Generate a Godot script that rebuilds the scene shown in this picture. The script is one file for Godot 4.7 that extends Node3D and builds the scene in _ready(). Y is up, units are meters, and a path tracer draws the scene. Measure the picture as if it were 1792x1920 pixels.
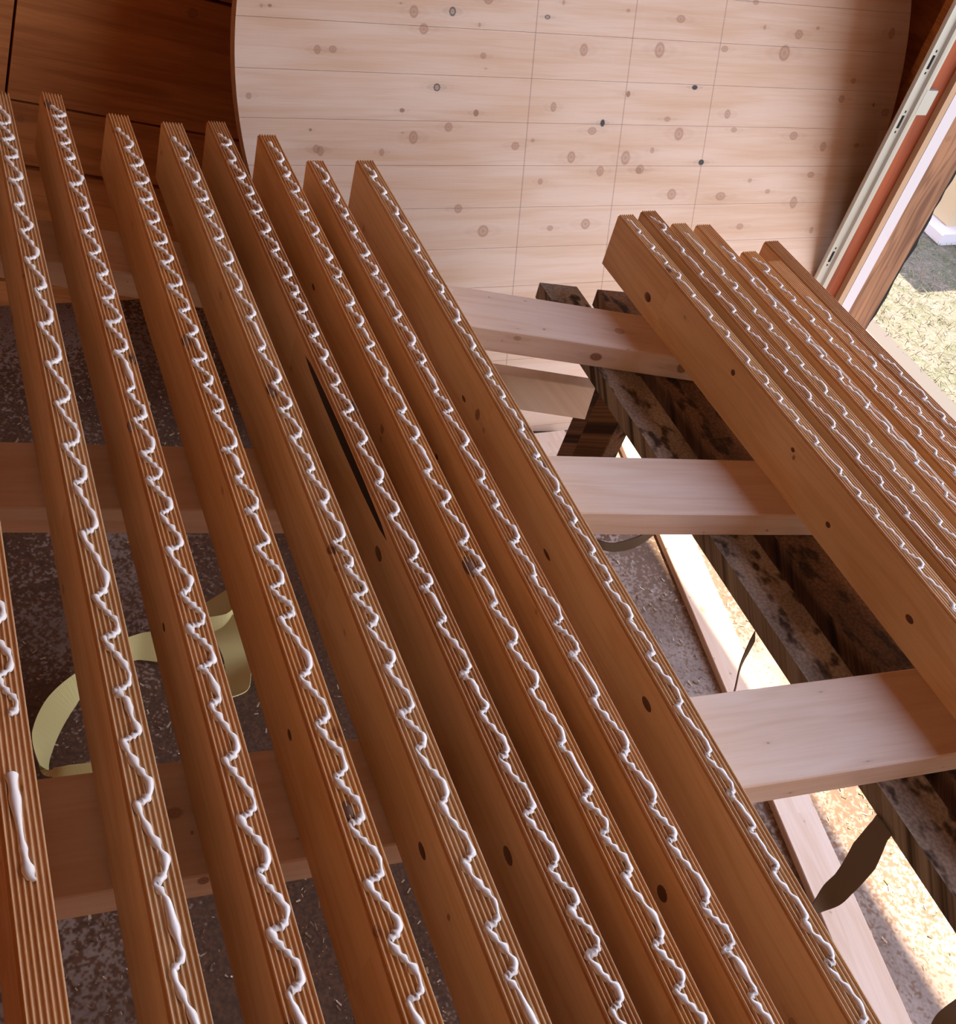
extends Node3D
# Workshop: cedar boards on edge with glue beads, a round cedar panel behind, open garage door on the right.
# World: x along the back wall, y up (floor top = 0), z towards the camera.

const UP := 1.82                     # camera height above the floor
var rng := RandomNumberGenerator.new()
var used := {}
var mats := {}

# ------------------------------------------------------------------ mesh builder
class MB:
	var v := PackedVector3Array()
	var n := PackedVector3Array()
	var t := PackedVector2Array()
	var c := PackedColorArray()
	var col := Color(1, 1, 1)
	func tri(a: Vector3, b: Vector3, d: Vector3, na: Vector3, nb: Vector3, nd: Vector3, ua: Vector2, ub: Vector2, ud: Vector2):
		if (b - a).cross(d - a).dot(na + nb + nd) > 0.0:
			v.append(a); v.append(d); v.append(b)
			n.append(na); n.append(nd); n.append(nb)
			t.append(ua); t.append(ud); t.append(ub)
		else:
			v.append(a); v.append(b); v.append(d)
			n.append(na); n.append(nb); n.append(nd)
			t.append(ua); t.append(ub); t.append(ud)
		c.append(col); c.append(col); c.append(col)
	func quad(a: Vector3, b: Vector3, d: Vector3, e: Vector3, nn: Vector3, ua := Vector2.ZERO, ub := Vector2.ZERO, ud := Vector2.ZERO, ue := Vector2.ZERO):
		tri(a, b, d, nn, nn, nn, ua, ub, ud)
		tri(a, d, e, nn, nn, nn, ua, ud, ue)
	func mesh() -> ArrayMesh:
		var a := []
		a.resize(Mesh.ARRAY_MAX)
		a[Mesh.ARRAY_VERTEX] = v
		a[Mesh.ARRAY_NORMAL] = n
		a[Mesh.ARRAY_TEX_UV] = t
		a[Mesh.ARRAY_COLOR] = c
		var m := ArrayMesh.new()
		m.add_surface_from_arrays(Mesh.PRIMITIVE_TRIANGLES, a)
		return m

# A flat outline (in the plane of U and V) given thickness along W. Outline runs either way round.
func prism(b: MB, poly: PackedVector2Array, o: Vector3, U: Vector3, V: Vector3, W: Vector3, d0: float, d1: float, uvs := Vector2(1, 1), uvo := Vector2.ZERO):
	var idx := Geometry2D.triangulate_polygon(poly)
	for k in range(0, idx.size(), 3):
		for s in 2:
			var dd := d1 if s == 0 else d0
			var nn := W if s == 0 else -W
			var p := []
			var q := []
			for j in 3:
				var w: Vector2 = poly[idx[k + j]]
				p.append(o + U * w.x + V * w.y + W * dd)
				q.append(w * uvs + uvo)
			b.tri(p[0], p[1], p[2], nn, nn, nn, q[0], q[1], q[2])
	var cen := Vector2.ZERO
	var area := 0.0
	for i in poly.size():
		var p0: Vector2 = poly[i]
		var p1: Vector2 = poly[(i + 1) % poly.size()]
		area += p0.x * p1.y - p1.x * p0.y
	for i in poly.size():
		var p0: Vector2 = poly[i]
		var p1: Vector2 = poly[(i + 1) % poly.size()]
		var e := (p1 - p0)
		if e.length() < 1e-7: continue
		var out := Vector2(e.y, -e.x).normalized() * signf(area)
		var nn := (U * out.x + V * out.y).normalized()
		var a := o + U * p0.x + V * p0.y
		var c := o + U * p1.x + V * p1.y
		var th := (d1 - d0) * uvs.y
		b.quad(a + W * d0, c + W * d0, c + W * d1, a + W * d1, nn, p0 * uvs + uvo, p1 * uvs + uvo, p1 * uvs + uvo + Vector2(0, th), p0 * uvs + uvo + Vector2(0, th))

# A cross-section (x, y) drawn out along z; uv: u along the length, v along the outline.
func extrude(b: MB, prof: PackedVector2Array, z0: float, z1: float, per: Vector2, off: Vector2):
	var area := 0.0
	for i in prof.size():
		var p0: Vector2 = prof[i]
		var p1: Vector2 = prof[(i + 1) % prof.size()]
		area += p0.x * p1.y - p1.x * p0.y
	var run := 0.0
	for i in prof.size():
		var p0: Vector2 = prof[i]
		var p1: Vector2 = prof[(i + 1) % prof.size()]
		var e := p1 - p0
		var out := Vector2(e.y, -e.x).normalized() * signf(area)
		var nn := Vector3(out.x, out.y, 0)
		var r1 := run + e.length()
		b.quad(Vector3(p0.x, p0.y, z0), Vector3(p1.x, p1.y, z0), Vector3(p1.x, p1.y, z1), Vector3(p0.x, p0.y, z1), nn,
			Vector2(z0 / per.x, run / per.y) + off, Vector2(z0 / per.x, r1 / per.y) + off, Vector2(z1 / per.x, r1 / per.y) + off, Vector2(z1 / per.x, run / per.y) + off)
		run = r1
	var idx := Geometry2D.triangulate_polygon(prof)
	for k in range(0, idx.size(), 3):
		for s in 2:
			var zz := z0 if s == 0 else z1
			var nn := Vector3(0, 0, -1 if s == 0 else 1)
			var p := []
			var q := []
			for j in 3:
				var w: Vector2 = prof[idx[k + j]]
				p.append(Vector3(w.x, w.y, zz))
				q.append(Vector2(w.x * 2.0, w.y / per.y) + off)
			b.tri(p[0], p[1], p[2], nn, nn, nn, q[0], q[1], q[2])

# Rectangle with chamfered corners, centred on x, from y0 to y1.
func rect_prof(w: float, y0: float, y1: float, ch: float) -> PackedVector2Array:
	var h := w / 2.0
	return PackedVector2Array([Vector2(-h + ch, y0), Vector2(h - ch, y0), Vector2(h, y0 + ch), Vector2(h, y1 - ch), Vector2(h - ch, y1), Vector2(-h + ch, y1), Vector2(-h, y1 - ch), Vector2(-h, y0 + ch)])

func box(b: MB, lo: Vector3, hi: Vector3, ch := 0.003, per := Vector2(1, 1), off := Vector2.ZERO):
	var c := (lo + hi) / 2.0
	var prof := rect_prof(hi.x - lo.x, lo.y, hi.y, ch)
	for i in prof.size(): prof[i] = prof[i] + Vector2(c.x, 0)
	extrude(b, prof, lo.z, hi.z, per, off)

# Bar between two points with a w x h section.
func bar_prof(b: MB, p: Vector3, q: Vector3, w: float, h: float, side: Vector3, ch := 0.002):
	var W := (q - p).normalized()
	var U := (side - W * side.dot(W)).normalized()
	var V := W.cross(U)
	var prof := rect_prof(w, -h / 2.0, h / 2.0, ch)
	prism(b, prof, p, U, V, W, 0.0, (q - p).length(), Vector2(1.2, 1.2), Vector2(p.x, p.z))

# A ribbon of webbing through points, each with a half-width vector.
func ribbon(b: MB, pts: Array, sides: Array, th: float):
	var cp := Curve3D.new()
	var N := 14
	var P := []
	var S := []
	for i in pts.size() - 1:
		var p0: Vector3 = pts[maxi(i - 1, 0)]; var p1: Vector3 = pts[i]; var p2: Vector3 = pts[i + 1]; var p3: Vector3 = pts[mini(i + 2, pts.size() - 1)]
		var s0: Vector3 = sides[maxi(i - 1, 0)]; var s1: Vector3 = sides[i]; var s2: Vector3 = sides[i + 1]; var s3: Vector3 = sides[mini(i + 2, pts.size() - 1)]
		for k in N + (1 if i == pts.size() - 2 else 0):
			var f := float(k) / N
			P.append(p1.cubic_interpolate(p2, p0, p3, f))
			var ss: Vector3 = s1.cubic_interpolate(s2, s0, s3, f)
			S.append(ss.normalized() * lerpf(s1.length(), s2.length(), f))
	var run := 0.0
	for i in P.size() - 1:
		var a: Vector3 = P[i]; var c: Vector3 = P[i + 1]
		var d0: Vector3 = (P[i + 1] - P[maxi(i - 1, 0)]).normalized()
		var d1: Vector3 = (P[mini(i + 2, P.size() - 1)] - P[i]).normalized()
		var n0: Vector3 = d0.cross(S[i]).normalized(); var n1: Vector3 = d1.cross(S[i + 1]).normalized()
		var r1 := run + (c - a).length()
		for s in [1.0, -1.0]:
			var o0: Vector3 = n0 * th * 0.5 * s; var o1: Vector3 = n1 * th * 0.5 * s
			var A: Vector3 = a - S[i] + o0; var B2: Vector3 = a + S[i] + o0; var C: Vector3 = c + S[i + 1] + o1; var D: Vector3 = c - S[i + 1] + o1
			b.tri(A, B2, C, n0 * s, n0 * s, n1 * s, Vector2(run * 40.0, 0), Vector2(run * 40.0, 1), Vector2(r1 * 40.0, 1))
			b.tri(A, C, D, n0 * s, n1 * s, n1 * s, Vector2(run * 40.0, 0), Vector2(r1 * 40.0, 1), Vector2(r1 * 40.0, 0))
			var en: Vector3 = S[i].normalized() * s
			b.quad(a + S[i] * s - n0 * th * .5, a + S[i] * s + n0 * th * .5, c + S[i + 1] * s + n1 * th * .5, c + S[i + 1] * s - n1 * th * .5, en)
		run = r1

# A flattened dome (knot or drop) at p, normal nn, radii along two axes.
func dome(b: MB, p: Vector3, nn: Vector3, ax: Vector3, ra: float, rb: float, hh: float):
	var bx := nn.cross(ax).normalized()
	var rings := [[1.0, -0.4], [0.92, 0.35], [0.6, 0.8], [0.0, 1.0]]
	for r in 3:
		for k in 12:
			var P := []
			var N2 := []
			for e in [[r, k], [r, k + 1], [r + 1, k + 1], [r + 1, k]]:
				var rr: Array = rings[e[0]]
				var an: float = TAU * e[1] / 12.0
				var d: Vector3 = ax * cos(an) * ra + bx * sin(an) * rb
				P.append(p + d * rr[0] + nn * hh * rr[1])
				N2.append((ax * cos(an) * rr[0] * 0.6 + bx * sin(an) * rr[0] * 0.6 + nn).normalized())
			b.tri(P[0], P[1], P[2], N2[0], N2[1], N2[2], Vector2.ZERO, Vector2.ZERO, Vector2.ZERO)
			if r < 2: b.tri(P[0], P[2], P[3], N2[0], N2[2], N2[3], Vector2.ZERO, Vector2.ZERO, Vector2.ZERO)

# ------------------------------------------------------------------ nodes
func numbered(called: String) -> String:
	var k: int = used.get(called, 0)
	used[called] = k + 1
	return called if k == 0 else "%s_%03d" % [called, k]

func obj(called: String, b: MB, m: Material, parent: Node = null) -> MeshInstance3D:
	var o := MeshInstance3D.new()
	o.mesh = b.mesh()
	o.material_override = m
	o.cast_shadow = GeometryInstance3D.SHADOW_CASTING_SETTING_ON
	if parent == null:
		o.name = numbered(called)
		add_child(o)
	else:
		o.name = called
		parent.add_child(o, true)
	return o

func thing(called: String, label: String, category: String, at := Vector3.ZERO, group := "") -> Node3D:
	var o := Node3D.new()
	o.name = numbered(called)
	add_child(o)
	o.position = at
	tag(o, label, category, group)
	return o

func tag(o: Node, label: String, category: String, group := ""):
	o.set_meta("label", label)
	o.set_meta("category", category)
	if group != "": o.set_meta("group", group)

func structure(o: Node, label := ""):
	o.set_meta("kind", "structure")
	if label != "": o.set_meta("label", label)

# ------------------------------------------------------------------ textures
func noise(sd: int, fr: float, oct := 3) -> FastNoiseLite:
	var f := FastNoiseLite.new()
	f.seed = sd
	f.noise_type = FastNoiseLite.TYPE_SIMPLEX
	f.frequency = fr
	f.fractal_octaves = oct
	return f

# Wood with the grain along u: light and dark are the sapwood and latewood colours; knots hold x, y, r (metres) and kind.
func wood(w: int, h: int, lm: float, wm: float, light: Color, dark: Color, sd: int, knots: Array, lines: float, streak: float, marks: Array = []) -> Image:
	var n1 := noise(sd, 1.0, 2)
	var n2 := noise(sd + 7, 1.0, 2)
	var n3 := noise(sd + 13, 1.0, 1)
	var data := PackedByteArray()
	data.resize(w * h * 3)
	var i := 0
	for y in h:
		var Y := float(y) / h * wm
		for x in w:
			var X := float(x) / w * lm
			var wv := n1.get_noise_2d(X * 1.7, Y * 9.0)
			var g := 0.5 + 0.5 * sin((Y + wv * 0.035) * lines + n2.get_noise_2d(X * 0.9, Y * 30.0) * 3.0)
			var fine := n3.get_noise_2d(X * 9.0, Y * 520.0)
			var k := clampf(g * g * streak * 0.6 + fine * 0.14 + wv * 0.34 + 0.22, 0.0, 1.0)
			data[i] = int(255.0 * lerpf(light.r, dark.r, k))
			data[i + 1] = int(255.0 * lerpf(light.g, dark.g, k))
			data[i + 2] = int(255.0 * lerpf(light.b, dark.b, k))
			i += 3
	var kc := Color(0.50, 0.33, 0.23)
	for q in knots:
		var r: float = q[2]
		var el := 1.0 + 0.35 * sin(float(q[0]) * 91.0)
		var x0 := maxi(0, int((q[0] - r * 7.0) / lm * w)); var x1 := mini(w - 1, int((q[0] + r * 7.0) / lm * w))
		var y0 := maxi(0, int((q[1] - r * 2.6) / wm * h)); var y1 := mini(h - 1, int((q[1] + r * 2.6) / wm * h))
		for y in range(y0, y1 + 1):
			for x in range(x0, x1 + 1):
				var dx: float = (float(x) / w * lm - q[0]) / r
				var dy: float = (float(y) / h * wm - q[1]) / (r * el)
				var d := sqrt(dx * dx + dy * dy)
				var am := 0.0
				var cc := kc
				var ring := 0.5 + 0.5 * sin(d * 11.0)
				if int(q[3]) == 2:                                  # loose knot with a black ring
					am = 0.9 * clampf(1.0 - absf(d - 0.85) * 4.1, 0.0, 1.0) + (0.25 if d < 0.7 else 0.0)
					cc = Color(0.09, 0.06, 0.05)
				elif int(q[3]) == 3:                                # a hole
					am = clampf((1.1 - d) * 4.1, 0.0, 1.0)
					cc = Color(0.06, 0.04, 0.03)
				else:
					var top := 0.62 if int(q[3]) == 1 else 0.30
					am = clampf((1.05 - d) * 5.0, 0.0, 1.0) * (top + 0.18 * ring)
				# grain bending round the knot
				var tail := exp(-dy * dy * 7.0) * exp(-absf(dx) * 0.55) * 0.26
				var bend := 0.5 + 0.5 * sin(sqrt(dx * dx * 0.1 + dy * dy) * 9.0)
				am = maxf(am, tail + bend * 0.10 * exp(-dx * dx * 0.08 - dy * dy * 0.5))
				var j := (y * w + x) * 3
				data[j] = int(lerpf(data[j], cc.r * 255.0, am))
				data[j + 1] = int(lerpf(data[j + 1], cc.g * 255.0, am))
				data[j + 2] = int(lerpf(data[j + 2], cc.b * 255.0, am))
	for m in marks:                                                # pencil lines across the grain at u
		var xm: float = float(m) / lm * w
		for y in h:
			for x in range(int(xm) - 1, int(xm) + 2):
				var am2 := 0.42 * clampf(1.2 - absf(x - xm), 0.0, 1.0)
				var j := (y * w + x) * 3
				for e in 3: data[j + e] = int(lerpf(data[j + e], [90, 62, 52][e], am2))
	return Image.create_from_data(w, h, false, Image.FORMAT_RGB8, data)

func blotch(w: int, h: int, lm: float, cols: Array, sd: int, f1: float, f2: float, speck: float, stretch := 1.0) -> Image:
	var n1 := noise(sd, f1, 4)
	var n2 := noise(sd + 3, f2, 3)
	var n3 := noise(sd + 9, f2 * 6.0, 1)
	var data := PackedByteArray()
	data.resize(w * h * 3)
	var i := 0
	for y in h:
		for x in w:
			var X := float(x) / w * lm; var Y := float(y) / h * lm * h / w
			var a := clampf(0.5 + n1.get_noise_2d(X, Y * stretch) * 1.1, 0.0, 1.0)
			var bb := n2.get_noise_2d(X, Y * stretch)
			var c0: Color = cols[0].lerp(cols[1], a)
			c0 = c0.lerp(cols[2], clampf(bb * 2.2 - 0.35, 0.0, 1.0))
			var s := n3.get_noise_2d(X, Y) * speck
			data[i] = int(255.0 * clampf(c0.r + s, 0.0, 1.0)); data[i + 1] = int(255.0 * clampf(c0.g + s, 0.0, 1.0)); data[i + 2] = int(255.0 * clampf(c0.b + s, 0.0, 1.0))
			i += 3
	return Image.create_from_data(w, h, false, Image.FORMAT_RGB8, data)

func mat(key: String, c: Color, rough := 0.6, img: Image = null, metal := 0.0) -> StandardMaterial3D:
	var m := StandardMaterial3D.new()
	m.albedo_color = c
	m.roughness = rough
	m.metallic = metal
	if img != null:
		img.generate_mipmaps()
		m.albedo_texture = ImageTexture.create_from_image(img)
	mats[key] = m
	return m

func rand_knots(n: int, lm: float, wm: float, r0: float, r1: float) -> Array:
	var out := []
	for k in n: out.append([rng.randf() * lm, rng.randf() * wm, rng.randf_range(r0, r1), 1 if rng.randf() < 0.4 else 0])
	return out

func _ready():
	rng.seed = 20240611
	# ---------------------------------------------------------------- camera, sky, sun, exposure
	var cam := Camera3D.new()
	cam.name = "camera"
	cam.transform = Transform3D(Basis(Vector3(0.90680866, 0.21028967, 0.36534409), Vector3(0.12731462, 0.68958625, -0.71292481), Vector3(-0.40185698, 0.69300004, 0.59854984)), Vector3(0, UP, 0))
	cam.fov = 50.6195
	cam.near = 0.02
	add_child(cam)
	cam.current = true
	var we := WorldEnvironment.new()
	we.name = "world_environment"
	var env := Environment.new()
	env.background_mode = Environment.BG_SKY
	var sky := Sky.new()
	var psm := ProceduralSkyMaterial.new()
	psm.sky_top_color = Color(0.66, 0.70, 0.80)
	psm.sky_horizon_color = Color(0.97, 0.95, 0.92)
	psm.ground_bottom_color = Color(0.5, 0.47, 0.4)
	psm.ground_horizon_color = Color(0.75, 0.74, 0.70)
	psm.sky_energy_multiplier = 1.0
	sky.sky_material = psm
	env.sky = sky
	env.tonemap_mode = Environment.TONE_MAPPER_LINEAR
	env.tonemap_exposure = 6.5
	env.sdfgi_enabled = true
	env.ssao_enabled = true
	env.ssil_enabled = true
	we.environment = env
	add_child(we)
	var sun := DirectionalLight3D.new()
	sun.name = "sun"
	sun.light_energy = 0.85
	sun.light_color = Color(1.0, 0.93, 0.82)
	sun.light_angular_distance = 0.53
	sun.shadow_enabled = true
	add_child(sun)
	var e := deg_to_rad(70.0)
	var az := deg_to_rad(-10.0)
	var to_sun := Vector3(cos(e) * cos(az), sin(e), cos(e) * sin(az))
	sun.look_at_from_position(to_sun * 10.0, Vector3.ZERO, Vector3(0, 0, 1))

	materials()
	shell()
	outside()
	panel()
	sawhorses()
	planks()
	staves()
	floor_things()
	straps()

# ------------------------------------------------------------------ materials
func materials():
	var PK := [0.893,0.995,0.0035,0, 0.923,0.981,0.0108,0, 1.011,0.986,0.0074,2, 1.240,0.987,0.0067,2, 1.277,1.018,0.0040,0, 1.446,1.011,0.0057,0, 1.093,1.013,0.0114,0, 0.947,0.949,0.0110,0, 0.747,0.901,0.0092,0, 1.090,0.902,0.0077,0, 1.341,0.924,0.0111,0, 1.076,0.963,0.0038,0, 1.098,0.876,0.0026,0, 0.984,0.834,0.0076,2, 0.905,0.785,0.0062,1, 1.082,0.783,0.0066,1, 1.277,0.800,0.0084,0, 1.413,0.767,0.0059,3, 1.474,0.833,0.0059,1, 1.017,0.752,0.0104,0, 1.387,0.749,0.0131,0, 0.934,0.729,0.0114,0, 1.187,0.713,0.0110,0, 1.231,0.726,0.0056,0, 1.338,0.689,0.0116,0, 0.861,0.697,0.0062,0, 1.489,0.688,0.0137,0, 0.722,0.699,0.0083,0, 1.422,0.657,0.0105,0, 1.261,0.633,0.0071,0, 1.053,0.573,0.0108,0, 1.121,0.520,0.0154,0, 1.300,0.523,0.0088,0, 1.398,0.531,0.0137,0, 0.908,0.739,0.0025,0, 1.531,0.658,0.0093,0, 1.592,1.001,0.0134,0, 1.799,1.048,0.0094,0, 1.946,0.984,0.0133,0, 2.246,1.000,0.0108,0, 1.545,0.932,0.0148,0, 1.730,0.942,0.0110,0, 1.912,0.940,0.0182,0, 1.838,0.995,0.0048,0, 2.002,1.001,0.0067,0, 1.660,0.853,0.0078,3, 2.125,0.838,0.0107,0, 2.152,0.883,0.0089,0, 2.285,0.808,0.0150,0, 1.770,0.794,0.0097,0, 1.594,0.779,0.0093,0, 1.634,0.745,0.0142,0, 1.798,0.757,0.0099,0, 1.991,0.745,0.0140,0, 2.096,0.719,0.0108,0, 1.563,0.706,0.0062,0, 1.714,0.678,0.0081,3, 1.535,0.661,0.0124,0, 2.074,0.647,0.0127,0, 1.876,0.633,0.0069,0, 1.639,0.600,0.0145,0, 1.791,0.594,0.0169,0, 1.940,0.605,0.0088,0, 2.034,0.575,0.0127,0, 1.870,0.515,0.0122,0, 2.115,0.500,0.0075,0, 2.238,0.826,0.0037,1, 2.210,0.723,0.0093,0, 0.616,0.976,0.0043,1, 0.599,0.975,0.0032,0, 0.570,0.806,0.0066,0, 0.700,0.742,0.0035,1, 0.714,0.899,0.0079,0, 0.713,0.703,0.0082,0]
	var kn := []
	for k in range(0, PK.size(), 4): kn.append([PK[k] - 0.5, PK[k + 1] + 0.1, PK[k + 2], PK[k + 3]])
	for k in 30: kn.append([rng.randf() * 1.9, rng.randf_range(1.2, 1.9), rng.randf_range(0.005, 0.014), 0])
	for k in 12: kn.append([rng.randf() * 1.9, rng.randf_range(0.08, 0.5), rng.randf_range(0.005, 0.012), 0])
	mat("panel", Color(1, 1, 1), 0.55, wood(1400, 1400, 1.9, 1.9, Color(0.83, 0.735, 0.665), Color(0.765, 0.625, 0.51), 5, kn, 70.0, 0.55, [0.714, 0.967, 1.215]))
	mat("panel_edge", Color(0.62, 0.40, 0.22), 0.7)
	for k in 4:
		mat("stave%d" % k, [Color(1, 1, 1), Color(1, 0.96, 0.93), Color(0.93, 0.88, 0.84), Color(1, 0.95, 0.88)][k], 0.5,
			wood(1024, 224, 1.5, 0.33, Color(0.90, 0.76, 0.59), Color(0.82, 0.645, 0.455), 31 + k, rand_knots(9, 1.5, 0.33, 0.003, 0.008), 150.0, 0.6))
	mat("glue", Color(0.97, 0.945, 0.92), 0.3)
	mats["glue"].metallic_specular = 0.5
	mat("knot", Color(0.42, 0.26, 0.16), 0.6)
	mat("knot_dark", Color(0.40, 0.25, 0.16), 0.7)
	mat("bark", Color(0.16, 0.10, 0.07), 0.9)
	for k in 3:
		mat("plank%d" % k, Color(1, 1, 1), 0.6, wood(1024, 160, 2.3, 0.36, Color(0.93, 0.84, 0.77), Color(0.86, 0.73, 0.62), 61 + k, rand_knots(14, 2.3, 0.36, 0.004, 0.014) + rand_knots(60, 2.3, 0.36, 0.0012, 0.0028), 110.0, 0.5))
	mat("old", Color(1, 1, 1), 0.85, blotch(512, 512, 1.0, [Color(0.68, 0.64, 0.58), Color(0.56, 0.51, 0.46), Color(0.27, 0.22, 0.19)], 77, 10.0, 22.0, 0.07, 0.6))
	mat("old_brown", Color(1, 1, 1), 0.85, blotch(512, 512, 1.0, [Color(0.56, 0.43, 0.32), Color(0.44, 0.33, 0.25), Color(0.24, 0.17, 0.13)], 79, 9.0, 20.0, 0.06, 0.5))
	mat("wall", Color(1, 1, 1), 0.7, wood(1024, 512, 3.0, 1.5, Color(0.84, 0.56, 0.32), Color(0.66, 0.40, 0.20), 91, rand_knots(40, 3.0, 1.5, 0.004, 0.014), 60.0, 0.6))
	mat("wall_dark", Color(0.10, 0.06, 0.04), 0.9)
	mat("rust", Color(1, 1, 1), 0.6, wood(512, 128, 2.2, 0.5, Color(0.60, 0.29, 0.13), Color(0.42, 0.17, 0.07), 97, rand_knots(6, 2.2, 0.5, 0.004, 0.01), 60.0, 0.5))
	mat("post", Color(1, 1, 1), 0.8, wood(1024, 160, 2.2, 0.34, Color(0.62, 0.46, 0.34), Color(0.40, 0.27, 0.19), 99, rand_knots(9, 2.2, 0.34, 0.006, 0.013), 160.0, 0.9))
	mat("vinyl", Color(0.80, 0.80, 0.84), 0.4)
	mat("tan", Color(0.70, 0.59, 0.48), 0.7)
	mat("steel", Color(0.72, 0.73, 0.72), 0.42, null, 0.55)
	mat("black", Color(0.035, 0.033, 0.035), 0.9)
	mat("concrete", Color(1, 1, 1), 0.85, floor_image())
	mat("paint_beige", Color(0.72, 0.66, 0.55), 0.7)
	mat("ground", Color(1, 1, 1), 0.95, blotch(512, 512, 2.0, [Color(0.41, 0.395, 0.36), Color(0.345, 0.355, 0.29), Color(0.47, 0.44, 0.41)], 43, 6.0, 20.0, 0.08))
	mat("gravel", Color(0.36, 0.345, 0.34), 0.95)
	mat("strap", Color(1, 1, 1), 0.75, strap_image())
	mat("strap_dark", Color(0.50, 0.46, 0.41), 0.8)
	mat("ceiling", Color(0.42, 0.33, 0.25), 0.9)
	var fl := mat("flake", Color(1, 1, 1), 0.8)
	fl.vertex_color_use_as_albedo = true

# concrete in plan (x -2.9 .. 2.72, z -2.8 .. 3.0): grey slab, with granular brown dirt and sawdust lying in patches, mostly away from the door
func floor_image() -> Image:
	var w := 1500
	var h := 1500
	var n1 := noise(41, 2.4, 4)
	var n2 := noise(44, 1.1, 4)
	var n3 := noise(50, 46.0, 4)
	var n4 := noise(52, 260.0, 1)
	var data := PackedByteArray()
	data.resize(w * h * 3)
	var i := 0
	for y in h:
		var Z := -2.8 + 5.8 * y / h
		for x in w:
			var X := -2.9 + 5.62 * x / w
			var a := n1.get_noise_2d(X, Z)
			var g := n3.get_noise_2d(X, Z)
			var f := n4.get_noise_2d(X, Z)
			var c := Color(0.62, 0.56, 0.53).lerp(Color(0.50, 0.43, 0.39), clampf(0.5 + a, 0, 1))
			# each grain of dirt is there or not; the swept part near the door has a ragged border
			var swept := X + a * 0.5 + g * 0.15 > 1.0
			var dens := n2.get_noise_2d(X, Z) * 1.2 + (0.75 if not swept else -0.30) - (0.55 if Z + a * 0.4 < -1.62 else 0.0)
			if g * 0.9 + f * 0.5 < dens: c = c.lerp(Color(0.44, 0.31, 0.21).lerp(Color(0.25, 0.16, 0.10), clampf(0.5 + f * 1.3 + g * 0.6, 0, 1)), 0.85 if not swept else 0.55)
			var s := f * 0.05
			data[i] = int(255.0 * clampf(c.r + s, 0, 1)); data[i + 1] = int(255.0 * clampf(c.g + s, 0, 1)); data[i + 2] = int(255.0 * clampf(c.b + s, 0, 1))
			i += 3
	return Image.create_from_data(w, h, false, Image.FORMAT_RGB8, data)

func strap_image() -> Image:
	var im := Image.create(64, 64, false, Image.FORMAT_RGB8)
	for y in 64:
		for x in 64:
			var k := 0.5 + 0.5 * sin(x * TAU / 8.0)
			im.set_pixel(x, y, Color(0.83, 0.79, 0.55).lerp(Color(0.70, 0.66, 0.43), k * 0.7))
	return im

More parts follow.
